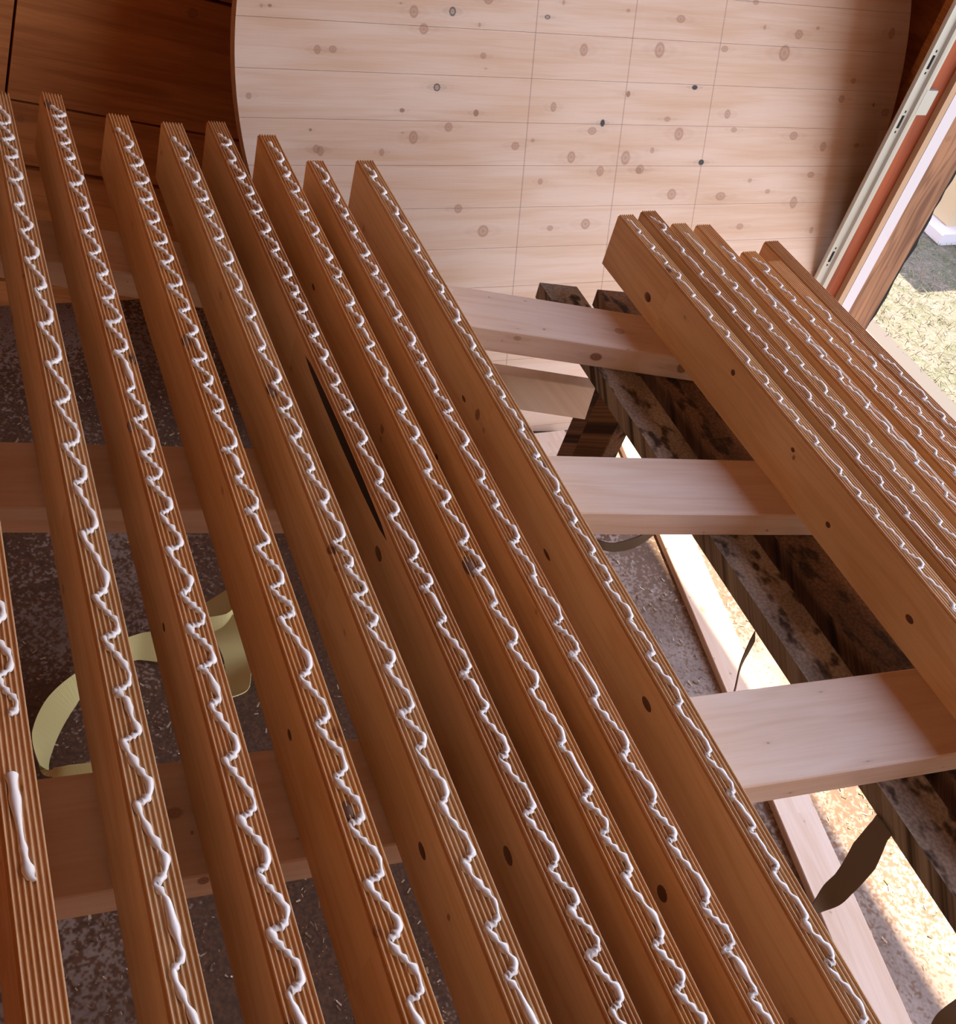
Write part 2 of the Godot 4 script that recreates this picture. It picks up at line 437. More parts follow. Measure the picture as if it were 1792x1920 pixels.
# ------------------------------------------------------------------ the room
func shell():
	var b := MB.new()
	box(b, Vector3(-2.9, -0.2, -2.8), Vector3(2.72, 0.0, 3.0), 0.004, Vector2(3, 3))
	# the top face gets plan coordinates so that the stains lie flat
	for i in b.v.size(): b.t[i] = Vector2((b.v[i].x + 2.9) / 5.62, (b.v[i].z + 2.8) / 5.8)
	structure(obj("floor", b, mats.concrete), "grey concrete floor dusted with sawdust")
	b = MB.new()
	box(b, Vector3(-2.9, 4.1, -2.8), Vector3(2.72, 4.3, 3.0))
	structure(obj("ceiling", b, mats.ceiling), "dim boarded ceiling")
	b = MB.new()
	box(b, Vector3(-2.9, 0, -2.8), Vector3(-2.7, 4.1, 3.0))
	structure(obj("wall_left", b, mats.wall), "brown wooden side wall")
	b = MB.new()
	box(b, Vector3(-2.7, 0, 2.8), Vector3(2.72, 4.1, 3.0))
	structure(obj("wall_front", b, mats.wall), "brown wooden wall behind the camera")
	# back wall: dark backing with brown boards nailed on, running down to the right by about ten degrees
	var wall := Node3D.new()
	wall.name = "wall_back"
	add_child(wall)
	structure(wall, "back wall of aged brown boards with dark gaps")
	b = MB.new()
	box(b, Vector3(-2.7, 0, -2.8), Vector3(2.43, 4.1, -2.56))
	obj("backing", b, mats.wall_dark, wall)
	var an := -deg_to_rad(10.2)
	var U := Vector3(cos(an), sin(an), 0)
	var V := Vector3(-sin(an), cos(an), 0)
	var o := Vector3(0.132, UP - 1.262, -2.515)
	for r in range(-6, 26):
		if r == 1: continue
		var y0 := r * 0.160 + 0.004
		var y1 := y0 + (0.152 if r != 0 else 0.312)
		# butt joints: the wide board above the reference seam breaks at u = 0
		var cuts := [-3.0, -1.3 + 0.37 * (absi(r) % 3), 0.0 if r == 0 else 0.9 + 0.31 * (absi(r) % 4), 3.4]
		for k in 3:
			var poly := PackedVector2Array([Vector2(cuts[k] + 0.003, y0), Vector2(cuts[k + 1] - 0.003, y0), Vector2(cuts[k + 1] - 0.003, y1), Vector2(cuts[k] + 0.003, y1)])
			var lim := PackedVector2Array()
			for c in [Vector2(-2.7, 0), Vector2(2.43, 0), Vector2(2.43, 4.1), Vector2(-2.7, 4.1)]:
				var d := Vector3(c.x, c.y, -2.515) - o
				lim.append(Vector2(d.dot(U), d.dot(V)))
			for piece in Geometry2D.intersect_polygons(poly, lim):
				var mb := MB.new()
				prism(mb, piece, o, U, V, Vector3(0, 0, 1), -0.03, 0.022 + 0.003 * sin(r * 3.1 + k), Vector2(1 / 3.0, 1 / 1.5), Vector2(r * 0.37 + k * 0.21, r * 0.13))
				obj("board", mb, mats.wall, wall)
	# right wall with the garage door opening (z -2.12 .. 1.7, up to 2.1 m)
	var rw := Node3D.new()
	rw.name = "wall_right"
	add_child(rw)
	structure(rw, "wall with the open garage doorway")
	b = MB.new(); box(b, Vector3(2.44, 0, -2.8), Vector3(2.70, 4.1, -2.15)); obj("wall_part", b, mats.wall, rw)
	b = MB.new(); box(b, Vector3(2.44, 3.46, -2.15), Vector3(2.70, 4.1, 2.8)); obj("header", b, mats.wall, rw)
	b = MB.new(); box(b, Vector3(2.44, 0, 2.8), Vector3(2.70, 4.1, 3.0)); obj("wall_part", b, mats.wall, rw)
	# door trim on the far jamb
	b = MB.new(); box(b, Vector3(2.36, 0, -2.15), Vector3(2.462, 3.46, -1.969)); obj("jamb_stud", b, mats.wall, rw)
	b = MB.new(); box(b, Vector3(2.215, 0, -1.967), Vector3(2.277, 3.46, -1.943)); wood_uv_up(b); structure(obj("trim_1", b, mats.rust), "red-brown stained jamb board beside the steel track")
	b = MB.new(); box(b, Vector3(2.277, 0, -1.967), Vector3(2.297, 3.46, -1.925)); structure(obj("trim_2", b, mats.tan), "narrow pale wooden stop strip")
	b = MB.new(); box(b, Vector3(2.304, 0, -1.967), Vector3(2.345, 3.46, -1.929)); structure(obj("trim_3", b, mats.vinyl), "white vinyl door seal strip")
	b = MB.new(); box(b, Vector3(2.345, 0, -1.967), Vector3(2.462, 3.46, -1.937), 0.006); wood_uv_up(b); structure(obj("trim_4", b, mats.post), "weathered brown outer door post")
	# torn edge of black building paper outside the post
	b = MB.new()
	var pg := PackedVector2Array([Vector2(2.462, 0.0)])
	for k in 116:
		pg.append(Vector2(2.492 + rng.randf_range(-0.006, 0.006) + 0.006 * sin(k * 0.9), k * 0.03))
	pg.append(Vector2(2.462, 3.46))
	prism(b, pg, Vector3.ZERO, Vector3(1, 0, 0), Vector3(0, 1, 0), Vector3(0, 0, 1), -1.967, -1.954)
	structure(obj("trim_5", b, mats.black), "torn edge of black building paper by the door post")
	# steel door track: lipped channel with slots
	var tr := thing("door_track", "galvanised steel garage door track with slots along the jamb", "door track", Vector3(2.153, 0, -1.935))
	b = MB.new()
	var sec := PackedVector2Array([Vector2(0, 0.0), Vector2(0.003, 0.005), Vector2(0.007, 0.005), Vector2(0.010, 0.0), Vector2(0.034, 0.0), Vector2(0.037, 0.008), Vector2(0.045, 0.010), Vector2(0.049, 0.002), Vector2(0.061, 0.002), Vector2(0.061, -0.002), Vector2(0.046, -0.002), Vector2(0.042, 0.003), Vector2(0.039, 0.001), Vector2(0.035, -0.004), Vector2(0.0, -0.004)])
	prism(b, sec, Vector3.ZERO, Vector3(1, 0, 0), Vector3(0, 0, 1), Vector3(0, 1, 0), 0.0, 3.40)
	obj("rail", b, mats.steel, tr)
	b = MB.new(); box(b, Vector3(0.053, 0.857, -0.007), Vector3(0.091, 0.921, 0.004), 0.001); obj("bracket", b, mats.steel, tr)
	for yy in [0.440, 0.836, 0.989, 1.40, 1.90]:
		b = MB.new(); box(b, Vector3(0.018, yy - 0.017, -0.0035), Vector3(0.026, yy + 0.017, 0.0006), 0.0005); obj("slot", b, mats.black, tr)
		for q in [-0.027, 0.027]:
			b = MB.new(); box(b, Vector3(0.020, yy + q - 0.003, -0.0035), Vector3(0.024, yy + q + 0.003, 0.0006), 0.0005); obj("hole", b, mats.black, tr)

func wood_uv_up(b: MB):
	for i in b.v.size(): b.t[i] = Vector2(b.v[i].y / 2.2, (b.v[i].x + b.v[i].z) / 0.34)

# ------------------------------------------------------------------ outside the door
func outside():
	var b := MB.new()
	box(b, Vector3(2.72, -0.4, -9), Vector3(16, -0.08, 3.0), 0.01)
	box(b, Vector3(-10, -0.4, 3.0), Vector3(16, -0.08, 14), 0.01)
	for i in b.v.size(): b.t[i] = Vector2(b.v[i].x / 2.0, b.v[i].z / 2.0)
	var g := obj("lawn", b, mats.ground)
	structure(g, "sunlit dry lawn outside the door")
	b = MB.new()
	box(b, Vector3(2.72, -0.08, -9), Vector3(2.90, -0.072, 3.0), 0.002)
	structure(obj("gravel_strip", b, mats.gravel), "pale gravel strip along the wall foot")
	# blades of dry grass
	var blade := MB.new()
	blade.quad(Vector3(-0.0022, 0, 0), Vector3(0.0022, 0, 0), Vector3(0.001, 0.035, 0.012), Vector3(-0.0006, 0.035, 0.012), Vector3(0, 0.3, 0.95))
	var mm := MultiMesh.new()
	mm.transform_format = MultiMesh.TRANSFORM_3D
	mm.use_colors = true
	mm.mesh = blade.mesh()
	var N := 60000
	mm.instance_count = N
	var pat := noise(8, 1.6, 3)
	for i in N:
		var p := Vector3(rng.randf_range(2.9, 6.0), -0.08, rng.randf_range(-5.5, 0.5))
		var q := pat.get_noise_2d(p.x, p.z)
		var bs := Basis(Vector3.UP, rng.randf() * TAU) * Basis(Vector3.RIGHT, rng.randf_range(0.5, 1.4)) * Basis.from_scale(Vector3(0.7, rng.randf_range(0.4, 1.1), 0.7))
		mm.set_instance_transform(i, Transform3D(bs, p))
		var c := Color(0.26, 0.235, 0.175).lerp(Color(0.13, 0.165, 0.08), clampf(q * 2.0 + rng.randf_range(-0.1, 0.4), 0, 1))
		mm.set_instance_color(i, c)
	var mi := MultiMeshInstance3D.new()
	mi.name = "dry_grass"
	mi.multimesh = mm
	mi.material_override = mats.flake
	add_child(mi)
	tag(mi, "short dry grass blades on the lawn outside the door", "grass")
	mi.set_meta("kind", "stuff")
	# raised beige platform outside, its leg on a white pad; it shades the ground
	var t := thing("raised_platform", "beige painted raised platform on a leg, outside the door", "platform", Vector3(3.75, -0.08, -3.0))
	b = MB.new(); box(b, Vector3(-0.14, 0.62, -1.6), Vector3(2.4, 1.05, 0.52), 0.01); obj("deck", b, mats.paint_beige, t)
	b = MB.new(); box(b, Vector3(0.0, 0.16, 0.14), Vector3(2.1, 0.34, 0.22), 0.006); obj("rail", b, mats.paint_beige, t)
	b = MB.new(); box(b, Vector3(-0.11, 0.05, 0.12), Vector3(0.0, 0.62, 0.23), 0.006); obj("leg", b, mats.paint_beige, t)
	b = MB.new(); box(b, Vector3(2.1, 0.05, 0.12), Vector3(2.22, 0.62, 0.23), 0.006); obj("leg", b, mats.paint_beige, t)
	b = MB.new(); box(b, Vector3(-0.17, 0.0, 0.08), Vector3(0.03, 0.05, 0.29), 0.006); obj("pad", b, mats.vinyl, t)
	b = MB.new(); box(b, Vector3(2.05, 0.0, 0.08), Vector3(2.27, 0.05, 0.29), 0.006); obj("pad", b, mats.vinyl, t)

# ------------------------------------------------------------------ round cedar panel leaning on the wall
func panel():
	var t := thing("round_panel", "large round pale cedar panel of knotty boards leaning on the back wall", "panel", Vector3(1.312, 0.02, -1.819))
	var a := deg_to_rad(20.0)
	var U := Vector3(1, 0, 0)
	var V := Vector3(0, cos(a), -sin(a))
	var W := Vector3(0, sin(a), cos(a))
	var cu := 1.429
	var cv := 0.868
	var R := 0.885
	var o := Vector3(-1.312, 0, 0)                # u is world x
	var v0 := 0.575 - 0.095 * 6
	var r := -1
	while true:
		var lo := maxf(v0 + r * 0.095 + 0.0003, cv - R + 0.0005)
		var hi := minf(v0 + (r + 1) * 0.095 - 0.0003, cv + R - 0.0005)
		r += 1
		if lo > cv + R - 0.002: break
		if hi - lo < 0.004: continue
		var right := PackedVector2Array()
		var left := PackedVector2Array()
		for k in 9:
			var vv := lerpf(lo, hi, k / 8.0)
			var w := sqrt(maxf(R * R - (vv - cv) * (vv - cv), 0.0))
			right.append(Vector2(cu + w, vv))
			left.append(Vector2(cu - w, vv))
		left.reverse()
		right.append_array(left)
		var b := MB.new()
		prism(b, right, o, U, V, W, -0.038, 0.0, Vector2(1 / 1.9, 1 / 1.9), Vector2(-0.5 / 1.9, 0.1 / 1.9))
		obj("board", b, mats.panel, t)
	var bb := MB.new()
	bar_prof(bb, o + U * 1.0 + V * 0.3 - W * 0.050, o + U * 1.0 + V * 1.4 - W * 0.050, 0.09, 0.022, U)
	obj("batten", bb, mats.panel_edge, t)
	bb = MB.new()
	bar_prof(bb, o + U * 1.9 + V * 0.3 - W * 0.050, o + U * 1.9 + V * 1.4 - W * 0.050, 0.09, 0.022, U)
	obj("batten", bb, mats.panel_edge, t)

# ------------------------------------------------------------------ trestles
func sawhorses():
	var H := UP - 1.163                             # top of the trestle
	var t := thing("sawhorse", "weathered grey trestle of two old planks with a gap, under the cross planks", "sawhorse", Vector3(1.15, 0, -0.6))
	var o := Vector3(-1.15, 0, 0.6)
	var X := Vector3(1, 0, 0)
	var Z := Vector3(0, 0, 1)
	var Y := Vector3(0, 1, 0)
	# left plank: straight; right plank: broken inner edge
	var b := MB.new()
	prism(b, PackedVector2Array([Vector2(1.045, -1.585), Vector2(1.121, -1.565), Vector2(1.119, -1.0), Vector2(1.118, 0.7), Vector2(1.036, 0.7), Vector2(1.040, -0.8)]), o, X, Z, Y, H - 0.036, H)
	obj("top_plank", b, mats.old, t)
	b = MB.new()
	var pg := PackedVector2Array([Vector2(1.165, -1.555), Vector2(1.275, -1.53), Vector2(1.275, 0.7), Vector2(1.150, 0.7)])
	var zz := 0.65
	while zz > -1.5:
		var chip := 0.0
		if zz > -0.62 and zz < -0.42: chip = 0.028 * sin((zz + 0.62) / 0.2 * PI)
		pg.append(Vector2(1.157 + chip + rng.randf_range(-0.003, 0.004), zz))
		zz -= 0.03
	prism(b, pg, o, X, Z, Y, H - 0.040, H - 0.002, Vector2(1, 1), Vector2(0.3, 0.1))
	obj("top_plank", b, mats.old_brown, t)
	# legs and an added blocker
	for zc in [-1.25, 0.30]:
		for s in [[1.068, 1.066], [1.240, 1.242]]:
			b = MB.new()
			var zl: float = zc - (0.25 if s[0] > 1.2 and zc < 0.0 else 0.0)
			bar_prof(b, o + Vector3(s[0], H - 0.041, zl), o + Vector3(s[1], 0.0, zl - 0.045), 0.036, 0.080, X)
			obj("leg", b, mats.old_brown, t)
	b = MB.new()
	box(b, o + Vector3(1.168, H - 0.135, -1.48), o + Vector3(1.205, H - 0.041, 0.65), 0.003)  # added board, hides the sunlit floor so the plank gap stays dark
	obj("added_gap_blocker", b, mats.old_brown, t)
	# long old plank tied low to the trestle, running off under the boards
	var pl := thing("brace_plank", "knotty weathered plank on edge below the farthest cross plank", "plank", Vector3(0.62, 0, -1.768))
	b = MB.new()
	bar_prof(b, Vector3(0.13, UP - 1.382, 0.147), Vector3(0.54, UP - 1.368, 0.319), 0.032, 0.088, Vector3(0.42, 0, -1.0))
	obj("board", b, mats.plank2, pl)
	b = MB.new()
	bar_prof(b, Vector3(0.17, 0, 0.160), Vector3(0.17, UP - 1.43, 0.160), 0.06, 0.06, X)
	obj("post", b, mats.old_brown, pl)
	# second trestle at the left end of the planks
	var u := thing("sawhorse", "old trestle holding the left ends of the cross planks", "sawhorse", Vector3(-0.45, 0, -0.6))
	b = MB.new(); box(b, Vector3(-0.05, H - 0.036, -1.2), Vector3(0.05, H, 1.2), 0.003); obj("top_plank", b, mats.old, u)
	for zc in [-0.8, 0.8]:
		for s in [-1, 1]:
			b = MB.new()
			bar_prof(b, Vector3(0.02 * s, H - 0.036, zc), Vector3(0.13 * s, 0, zc), 0.08, 0.036, Z)
			obj("leg", b, mats.old_brown, u)

# ------------------------------------------------------------------ three pale planks across the trestles
func planks():
	var top := UP - 1.113
	var D := [
		[Vector2(0.821, -1.521), 0.356, 0.119, "pale plank lying across the trestles nearest the round panel"],
		[Vector2(0.820, -1.058), 0.191, 0.128, "pale knotty plank lying across the trestles, middle of the three"],
		[Vector2(0.808, -0.587), 0.104, 0.141, "wide pale plank lying across the trestles nearest the camera"]]
	for k in 3:
		var d: Array = D[k]
		var an := atan(d[1])
		var along := Vector3(cos(an), 0, sin(an))
		var across := Vector3(-sin(an), 0, cos(an))
		var far := Vector3(d[0].x, top, d[0].y)
		var mid: Vector3 = far + across * (d[2] / 2.0)
		var t := thing("cross_plank", d[3], "plank", Vector3(mid.x, top - 0.05, mid.z), "cross planks")
		var b := MB.new()
		var prof := rect_prof(d[2], 0.0, 0.05, 0.002)
		extrude(b, prof, -1.42, 0.80, Vector2(2.3, 0.36), Vector2(k * 0.37, 0.1))
		var o := obj("board", b, mats["plank%d" % k], t)
		o.transform = Transform3D(Basis(-across, Vector3.UP, along), Vector3.ZERO)

# ------------------------------------------------------------------ staves
func stave_prof(w: float, h: float, n: int) -> PackedVector2Array:
	var p := PackedVector2Array([Vector2(0.001, 0), Vector2(w - 0.001, 0), Vector2(w, 0.001)])
	var pit := w / n
	var dp := 0.0030
	p.append(Vector2(w, h - dp))
	for k in n:                                      # right to left: lit flank, crest, short left flank, valley
		var x := w - pit * k
		p.append(Vector2(x - pit * 0.16, h))
		p.append(Vector2(x - pit * 0.36, h))
		p.append(Vector2(x - pit * 0.46, h - dp))
		if k < n - 1: p.append(Vector2(x - pit, h - dp))
	p.append(Vector2(0, h - dp - 0.001))
	p.append(Vector2(0, 0.001))
	return p

func glue_path(w: float, za: float, zb: float, knots_z: Array, mid: float, amp: float) -> PackedVector2Array:
	# zigzag in (x, z): drifts right while coming nearer, then jumps back to the left
	var zs := []
	if knots_z.size() > 0: zs = knots_z.duplicate()
	var z: float = za if zs.is_empty() else zs[zs.size() - 1] + 0.06
	if zs.is_empty(): zs.append(za)
	while z < zb:
		z += rng.randf_range(0.042, 0.078)
		zs.append(z)
	var out := PackedVector2Array()
	for k in zs.size() - 1:
		var L: float = zs[k + 1] - zs[k]
		var c := mid + rng.randf_range(-0.05, 0.05)
		var xl := (c - amp * rng.randf_range(0.75, 1.1)) * w
		var xr := (c + amp * rng.randf_range(0.75, 1.1)) * w
		var style := rng.randf()
		out.append(Vector2(xl, zs[k] - 0.001))
		if style < 0.16:                                            # a nearly straight run
			out.append(Vector2(lerpf(xl, xr, 0.5), zs[k] + L * 0.18))
			out.append(Vector2(lerpf(xl, xr, 0.6), zs[k] + L * 0.5))
			out.append(Vector2(lerpf(xl, xr, 0.75), zs[k] + L * 0.85))
		else:
			out.append(Vector2(lerpf(xl, xr, 0.18), zs[k] + L * 0.16))
			out.append(Vector2(lerpf(xl, xr, rng.randf_range(0.45, 0.65)), zs[k] + L * 0.38))
			out.append(Vector2(xr, zs[k] + L * rng.randf_range(0.62, 0.72)))
			out.append(Vector2(lerpf(xr, xl, 0.12), zs[k] + L * 0.86))
			out.append(Vector2(lerpf(xr, xl, 0.55), zs[k] + L * 0.955))
	return out

func glue_mesh(path: PackedVector2Array, h: float, w: float, n: int, rad: float) -> MB:
	var b := MB.new()
	# resample smoothly
	var cv := Curve2D.new()
	for i in path.size():
		var tn: Vector2 = (path[mini(i + 1, path.size() - 1)] - path[maxi(i - 1, 0)]) * 0.10
		cv.add_point(path[i], -tn, tn)
	cv.bake_interval = 0.0015
	var L := cv.get_baked_length()
	var pit := w / n
	var cnt := int(L / 0.0016)
	var prev := []
	var prevn := []
	var seg := 7
	var p0 := cv.sample_baked(0.0)
	for i in cnt + 1:
		var s := L * i / cnt
		var p := cv.sample_baked(s)
		var q := cv.sample_baked(minf(s + 0.001, L))
		var dir := (q - p)
		if dir.length() < 1e-6: dir = p - cv.sample_baked(maxf(s - 0.001, 0))
		dir = dir.normalized()
		var sd := Vector3(dir.y, 0, -dir.x)
		# over the grooves the bead sags and thins, on the ridges it swells
		var ph := cos((p.x - w + pit * 0.26) / pit * TAU)
		var jit := 0.5 + 0.5 * sin(s * 190.0 + sin(s * 63.0) * 2.0)
		var r := rad * (0.80 + 0.26 * ph + 0.34 * jit * jit)
		var endf := clampf(minf(s, L - s) / 0.004, 0.0, 1.0)
		r *= sqrt(maxf(1.0 - (1.0 - endf) * (1.0 - endf), 0.02))
		var yc := h - 0.0006 + 0.0004 * ph
		var ring := []
		var rn := []
		for k in seg:
			var an := lerpf(-0.35, PI + 0.35, float(k) / (seg - 1))
			var nn := sd * cos(an) + Vector3.UP * sin(an)
			ring.append(Vector3(p.x, yc, p.y) + sd * cos(an) * r + Vector3.UP * sin(an) * r * 0.82)
			rn.append(nn)
		if prev.size() > 0:
			for k in seg - 1:
				b.tri(prev[k], prev[k + 1], ring[k + 1], prevn[k], prevn[k + 1], rn[k + 1], Vector2.ZERO, Vector2.ZERO, Vector2.ZERO)
				b.tri(prev[k], ring[k + 1], ring[k], prevn[k], rn[k + 1], rn[k], Vector2.ZERO, Vector2.ZERO, Vector2.ZERO)
		prev = ring
		prevn = rn
	return b

func staves():
	var h := 0.113
	var base := UP - 1.113
	# x of the left edge, far z, yaw (dx per metre towards the camera), width, texture, glue start, glue turning points, knots [along z, up, r], label
	var T1 := [-1.946, -1.882, -1.828, -1.769, -1.698, -1.623, -1.553, -1.477, -1.399, -1.318, -1.231, -1.149, -1.066, -0.998, -0.914, -0.816, -0.757, -0.685, -0.622, -0.549, -0.464, -0.380]
	var T2 := [-1.950, -1.912, -1.867, -1.816, -1.765, -1.685, -1.610, -1.546, -1.486, -1.430, -1.372, -1.314, -1.245, -1.161, -1.104, -1.039, -0.990, -0.930, -0.870, -0.801, -0.752, -0.695, -0.645, -0.577, -0.509, -0.449, -0.391, -0.332]
	var T3 := [-1.870, -1.803, -1.744, -1.687, -1.636, -1.568, -1.508, -1.456, -1.394, -1.331, -1.274, -1.213, -1.161, -1.105, -1.030, -0.975, -0.918, -0.854, -0.790, -0.743, -0.659, -0.596, -0.529, -0.474, -0.411, -0.351, -0.293]
	var S := [
		[-0.036, -1.95, 0.0, 0.038, 1, -1.9, [], "cedar board on edge whose glue bead stops partway, leftmost in the photo"],
		[0.077, -2.0, 0.0, 0.037, 0, 0, T1, "second cedar board on edge from the left, with glued grooved top"],
		[0.166, -1.998, 0.002, 0.036, 1, 0, T2, "third cedar board on edge from the left, standing farthest back"],
		[0.269, -1.925, 0.0, 0.038, 3, 0, T3, "fourth cedar board on edge from the left, with yellowish glue bead"],
		[0.360, -1.899, 0.003, 0.038, 0, -1.84, [], "fifth cedar board on edge from the left, dark knot on its top"],
		[0.444, -1.906, 0.005, 0.034, 2, -1.86, [], "sixth cedar board on edge from the left, greyish and bark-edged side"],
		[0.529, -1.861, -0.004, 0.034, 3, -1.83, [], "seventh cedar board on edge from the left, black knot in its grooves"],
		[0.597, -1.769, -0.003, 0.032, 1, -1.76, [], "eighth cedar board on edge from the left, second from the middle gap"],
		[0.693, -1.770, -0.002, 0.034, 0, -1.75, [], "cedar board on edge along the middle gap, last of the left-hand set"],
		[1.165, -1.569, 0.013, 0.033, 0, -1.55, [], "first cedar board of the right-hand set, its broad side facing the gap"],
		[1.223, -1.581, 0.010, 0.033, 2, -1.56, [], "second cedar board of the right-hand set, next to the broad-sided one"],
		[1.269, -1.535, 0.008, 0.033, 0, -1.5, [], "third cedar board of the right-hand set, pale glued top"],
		[1.323, -1.528, 0.012, 0.033, 1, -1.45, [], "orange cedar board of the right-hand set with two glue beads"],
		[1.374, -1.432, 0.018, 0.033, 3, -1.41, [], "fifth cedar board of the right-hand set, glue smeared whitish"],
		[1.413, -1.396, 0.024, 0.033, 1, -1.28, [], "sixth cedar board of the right-hand set, glue starting short of its end"],
		[1.450, -1.464, 0.028, 0.033, 2, -1.10, [], "outermost cedar board of the right-hand set beside the lawn"]]
	for i in S.size():
		var d: Array = S[i]
		var w: float = d[3]
		var n := 7
		var t := thing("cedar_stave", d[7], "board", Vector3(d[0], base, d[1]), "left-hand set of glued boards" if i < 9 else "right-hand set of glued boards")
		# the left-hand boards lean a little to the right, standing on their lower right edge
		var lean := deg_to_rad([9.5, 10.0, 9.0, 7.5, 5.0, 3.5, 2.5, 1.5, 1.5][i]) if i < 9 else 0.0
		t.position += Vector3(-h * sin(lean), w * sin(lean), 0)
		t.basis = Basis(Vector3.UP, d[2]) * Basis(Vector3(0, 0, 1), -lean)
		var len := 0.5 - float(d[1])
		var b := MB.new()
		extrude(b, stave_prof(w, h, n), 0.0, len, Vector2(1.5, 0.33), Vector2(i * 0.317, i * 0.21))
		obj("body", b, mats["stave%d" % d[4]], t)
		var rel := []
		for z in d[6]: rel.append(z - d[1])
		var g0: float = d[5] - d[1]
		if i == 0:
			# glue bead that ends in a thick smear
			b = glue_mesh(glue_path(w, g0, 1.24, [], 0.5, 0.24), h, w, n, 0.0041)
			obj("glue_bead", b, mats.glue, t)
			b = MB.new()
			b = glue_mesh(PackedVector2Array([Vector2(0.40 * w, 1.335), Vector2(0.42 * w, 1.37), Vector2(0.47 * w, 1.42), Vector2(0.53 * w, 1.445), Vector2(0.66 * w, 1.452)]), h, w, n, 0.0048)
			obj("glue_smear", b, mats.glue, t)
		else:
			var amp: float = [0.0, 0.24, 0.25, 0.25, 0.22, 0.23, 0.22, 0.22, 0.17][i] if i < 9 else 0.2
			b = glue_mesh(glue_path(w, g0, len - 0.02, rel, 0.5 if i < 8 else 0.46, amp), h, w, n, 0.0041 if i < 9 else 0.0031)
			obj("glue_bead", b, mats.glue, t)
			if i == 12:
				b = glue_mesh(glue_path(w, g0 + 0.1, len - 0.02, [], 0.80, 0.08), h, w, n, 0.0019)
				obj("glue_bead", b, mats.glue, t)
	knots_on_staves(S, base, h)

func knots_on_staves(S: Array, base: float, h: float):
	var all := []
	for c in get_children():
		if String(c.name).begins_with("cedar_stave"): all.append(c)
	# [stave, z, height on the left face or -x across the top, radius along, radius across, dark]
	var K := [[5, -0.86, 0.060, 0.013, 0.009, 0], [5, -0.42, 0.060, 0.012, 0.009, 0], [7, -1.03, 0.055, 0.006, 0.004, 1], [8, -1.16, 0.045, 0.008, 0.004, 1], [8, -0.83, 0.040, 0.012, 0.004, 1],
		[8, -0.55, 0.075, 0.012, 0.007, 1], [6, -1.45, 0.060, 0.009, 0.004, 1], [9, -1.40, 0.040, 0.012, 0.009, 0], [9, -1.12, 0.085, 0.006, 0.006, 1], [9, -0.93, 0.080, 0.005, 0.004, 1], [9, -0.80, 0.040, 0.006, 0.005, 1],
		[9, -0.60, 0.050, 0.009, 0.006, 1], [7, -0.33, 0.070, 0.010, 0.010, 0], [4, -0.45, 0.060, 0.011, 0.007, 1], [3, -0.62, 0.060, 0.008, 0.005, 1], [2, -0.80, 0.055, 0.007, 0.004, 1], [13, -1.13, 0.085, 0.011, 0.008, 0]]
	for k in K:
		var st: Node3D = all[k[0]]
		var b := MB.new()
		dome(b, Vector3(0.0, k[2], k[1] - S[k[0]][1]), Vector3(-1, 0, 0), Vector3(0, 0, 1), k[3], k[4], 0.0006)
		obj("knot", b, mats.knot_dark if k[5] == 1 else mats.knot, st)
	var bk := MB.new()
	dome(bk, Vector3(0.0, 0.096, -1.04 - S[5][1]), Vector3(-1, 0, 0), Vector3(0, 0, 1), 0.20, 0.011, 0.0012)
	obj("bark", bk, mats.bark, all[5])
	var T := [[4, -1.14, 0.20, 0.014, 0.006], [6, -0.775, 0.25, 0.018, 0.009], [3, -1.26, 0.18, 0.016, 0.005], [2, -1.235, 0.85, 0.012, 0.004], [2, -1.09, 0.06, 0.010, 0.003], [5, -1.09, 0.93, 0.016, 0.003], [3, -0.49, 0.40, 0.012, 0.006], [8, -0.935, 0.60, 0.008, 0.003], [2, -0.30, 0.12, 0.010, 0.006], [4, -1.80, 0.78, 0.022, 0.006], [12, -1.28, 0.85, 0.010, 0.005], [2, -1.955, 0.2, 0.018, 0.006]]
	for k in T:
		var st: Node3D = all[k[0]]
		var b := MB.new()
		dome(b, Vector3(k[2] * S[k[0]][3], h - 0.0012, k[1] - S[k[0]][1]), Vector3(0, 1, 0), Vector3(0, 0, 1), k[3], k[4], 0.0014)
		obj("knot", b, mats.knot_dark, st)

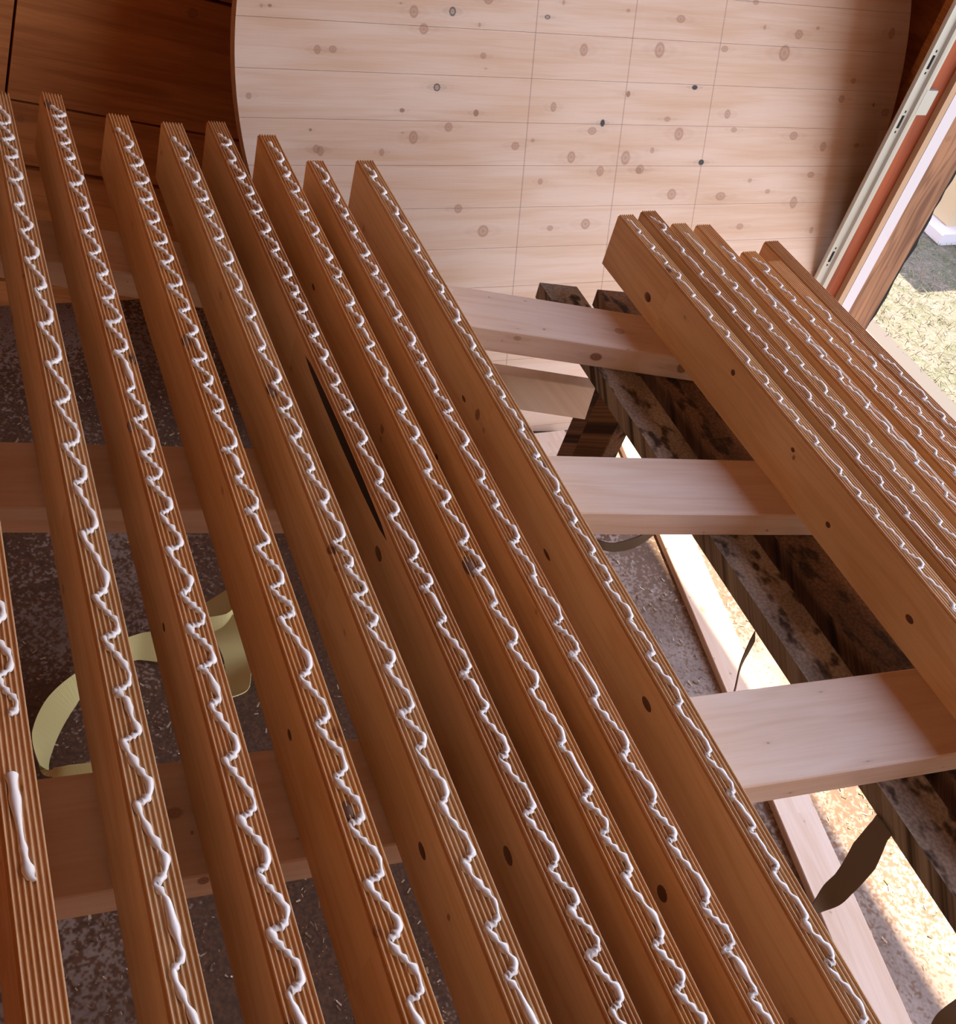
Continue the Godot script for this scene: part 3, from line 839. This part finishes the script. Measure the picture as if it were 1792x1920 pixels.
# ------------------------------------------------------------------ things on the floor
func floor_things():
	# loose board on the floor, half in the sun
	var t := thing("floor_board", "smooth pale board lying on the floor, partly in the sun strip", "board", Vector3(1.545, 0, -1.78))
	t.rotation.y = -0.175
	var b := MB.new()
	extrude(b, rect_prof(0.088, 0.0, 0.02, 0.0015), 0.0, 2.2, Vector2(2.3, 0.36), Vector2(0.5, 0.3))
	for i in b.v.size(): b.v[i].x += 0.044
	obj("plank", b, mats.plank1, t)
	t = thing("wood_offcut", "small pale wood offcut on the floor below the round panel", "offcut", Vector3(1.335, 0, -1.755))
	b = MB.new(); box(b, Vector3(-0.10, 0, -0.035), Vector3(0.055, 0.028, 0.04), 0.002, Vector2(2.3, 0.36)); obj("block", b, mats.plank0, t)
	# shavings and sawdust
	var fl := MB.new()
	fl.quad(Vector3(-0.5, 0, -0.18), Vector3(0.5, 0.12, -0.12), Vector3(0.45, 0.1, 0.16), Vector3(-0.4, 0.04, 0.2), Vector3(-0.1, 1, 0).normalized())
	fl.quad(Vector3(0.5, 0.12, -0.12), Vector3(0.8, 0.4, -0.1), Vector3(0.75, 0.4, 0.14), Vector3(0.45, 0.1, 0.16), Vector3(-0.6, 0.8, 0).normalized())
	var mm := MultiMesh.new()
	mm.transform_format = MultiMesh.TRANSFORM_3D
	mm.use_colors = true
	mm.mesh = fl.mesh()
	var N := 30000
	mm.instance_count = N
	var pat := noise(18, 2.4, 3)
	var i := 0
	while i < N:
		var p := Vector3(rng.randf_range(-0.7, 2.3), 0.0012, rng.randf_range(-2.4, 0.3))
		if pat.get_noise_2d(p.x, p.z) + rng.randf() * 0.9 < 0.25: continue
		var s := 0.0020 + 0.009 * pow(rng.randf(), 6.0)
		mm.set_instance_transform(i, Transform3D(Basis(Vector3.UP, rng.randf() * TAU) * Basis.from_scale(Vector3(s, s, s * rng.randf_range(0.5, 1.6))), p))
		var c := [Color(0.48, 0.33, 0.20), Color(0.30, 0.17, 0.09), Color(0.62, 0.50, 0.36), Color(0.20, 0.12, 0.07)]
		mm.set_instance_color(i, c[rng.randi() % 4])
		i += 1
	var mi := MultiMeshInstance3D.new()
	mi.name = "sawdust"
	mi.multimesh = mm
	mi.material_override = mats.flake
	add_child(mi)
	tag(mi, "sawdust and wood shavings scattered over the concrete floor", "sawdust")
	mi.set_meta("kind", "stuff")

func straps():
	# the long loop on the floor between the left boards
	var t := thing("webbing_strap", "cream ribbed webbing strap lying twisted on the floor under the left boards", "strap", Vector3(0.2, 0, -1.2))
	var o := -t.position
	var b := MB.new()
	var edge := [[Vector3(0.110, 0.045, -1.077), Vector3(0.108, 0.012, -1.070)], [Vector3(0.057, 0.045, -1.083), Vector3(0.050, 0.012, -1.079)], [Vector3(0.033, 0.030, -1.093), Vector3(0.026, 0.012, -1.088)], [Vector3(0.023, 0.008, -1.098), Vector3(0.007, 0.030, -1.116)], [Vector3(0.033, 0.012, -1.137), Vector3(0.005, 0.040, -1.170)], [Vector3(0.069, 0.020, -1.199), Vector3(0.037, 0.050, -1.227)], [Vector3(0.103, 0.020, -1.245), Vector3(0.107, 0.055, -1.278)], [Vector3(0.154, 0.020, -1.280), Vector3(0.161, 0.055, -1.317)], [Vector3(0.207, 0.015, -1.303), Vector3(0.214, 0.050, -1.338)], [Vector3(0.251, 0.012, -1.292), Vector3(0.260, 0.050, -1.341)], [Vector3(0.314, 0.012, -1.298), Vector3(0.314, 0.050, -1.354)], [Vector3(0.382, 0.020, -1.316), Vector3(0.394, 0.050, -1.353)], [Vector3(0.40, 0.025, -1.36), Vector3(0.43, 0.045, -1.40)], [Vector3(0.371, 0.012, -1.42), Vector3(0.413, 0.030, -1.43)], [Vector3(0.355, 0.022, -1.36), Vector3(0.408, 0.042, -1.355)], [Vector3(0.361, 0.035, -1.301), Vector3(0.413, 0.040, -1.306)], [Vector3(0.367, 0.030, -1.252), Vector3(0.419, 0.032, -1.256)], [Vector3(0.362, 0.012, -1.208), Vector3(0.409, 0.040, -1.206)], [Vector3(0.352, 0.004, -1.190), Vector3(0.395, 0.025, -1.178)], [Vector3(0.325, 0.003, -1.20), Vector3(0.345, 0.03, -1.165)]]
	var mids := []
	var halves := []
	for q in edge:
		mids.append((q[0] + q[1]) / 2.0 + o)
		halves.append((q[1] - q[0]) / 2.0)
	ribbon(b, mids, halves, 0.0016)
	obj("webbing", b, mats.strap, t)
	# straps hanging off the right trestle: pairs of edge points
	var hang := [
		["twisted dark webbing strap hanging from the trestle near the front plank", [[Vector3(1.031, 0.632, -0.390), Vector3(1.032, 0.632, -0.357)], [Vector3(1.027, 0.620, -0.387), Vector3(1.028, 0.620, -0.355)], [Vector3(1.003, 0.590, -0.376), Vector3(1.005, 0.595, -0.333)], [Vector3(0.978, 0.550, -0.356), Vector3(0.983, 0.550, -0.324)], [Vector3(0.937, 0.520, -0.335), Vector3(0.957, 0.490, -0.330)], [Vector3(0.896, 0.510, -0.320), Vector3(0.919, 0.470, -0.316)], [Vector3(0.80, 0.52, -0.30), Vector3(0.82, 0.475, -0.295)]]],
		["thin dark webbing strap seen edge-on between trestle and front plank", [[Vector3(1.030, 0.632, -0.709), Vector3(1.036, 0.612, -0.704)], [Vector3(1.021, 0.610, -0.700), Vector3(1.035, 0.590, -0.702)], [Vector3(1.013, 0.580, -0.688), Vector3(1.032, 0.550, -0.696)], [Vector3(0.997, 0.550, -0.660), Vector3(1.020, 0.520, -0.673)], [Vector3(0.983, 0.530, -0.644), Vector3(1.008, 0.490, -0.660)]]],
		["dark webbing strap sagging in an arc below the middle plank", [[Vector3(0.74, 0.640, -1.0), Vector3(0.755, 0.610, -1.005)], [Vector3(0.828, 0.620, -0.977), Vector3(0.845, 0.590, -0.982)], [Vector3(0.885, 0.600, -0.958), Vector3(0.904, 0.570, -0.960)], [Vector3(0.917, 0.590, -0.954), Vector3(0.940, 0.560, -0.958)], [Vector3(0.947, 0.600, -0.949), Vector3(0.971, 0.570, -0.955)], [Vector3(0.964, 0.620, -0.943), Vector3(1.001, 0.590, -0.959)], [Vector3(0.984, 0.645, -0.942), Vector3(1.003, 0.630, -0.947)]]],
		["end of a dark webbing strap hanging at the lower right corner of the view", [[Vector3(1.030, 0.640, -0.168), Vector3(1.031, 0.640, -0.128)], [Vector3(1.005, 0.625, -0.158), Vector3(1.013, 0.625, -0.116)], [Vector3(0.969, 0.590, -0.151), Vector3(0.980, 0.590, -0.109)], [Vector3(0.963, 0.550, -0.135), Vector3(0.973, 0.550, -0.099)]]]]
	for q in hang:
		var first: Vector3 = q[1][0][0]
		t = thing("webbing_strap", q[0], "strap", first, "straps on the trestle")
		mids = []
		halves = []
		for p in q[1]:
			mids.append((p[0] + p[1]) / 2.0 - first)
			halves.append((p[1] - p[0]) / 2.0)
		b = MB.new()
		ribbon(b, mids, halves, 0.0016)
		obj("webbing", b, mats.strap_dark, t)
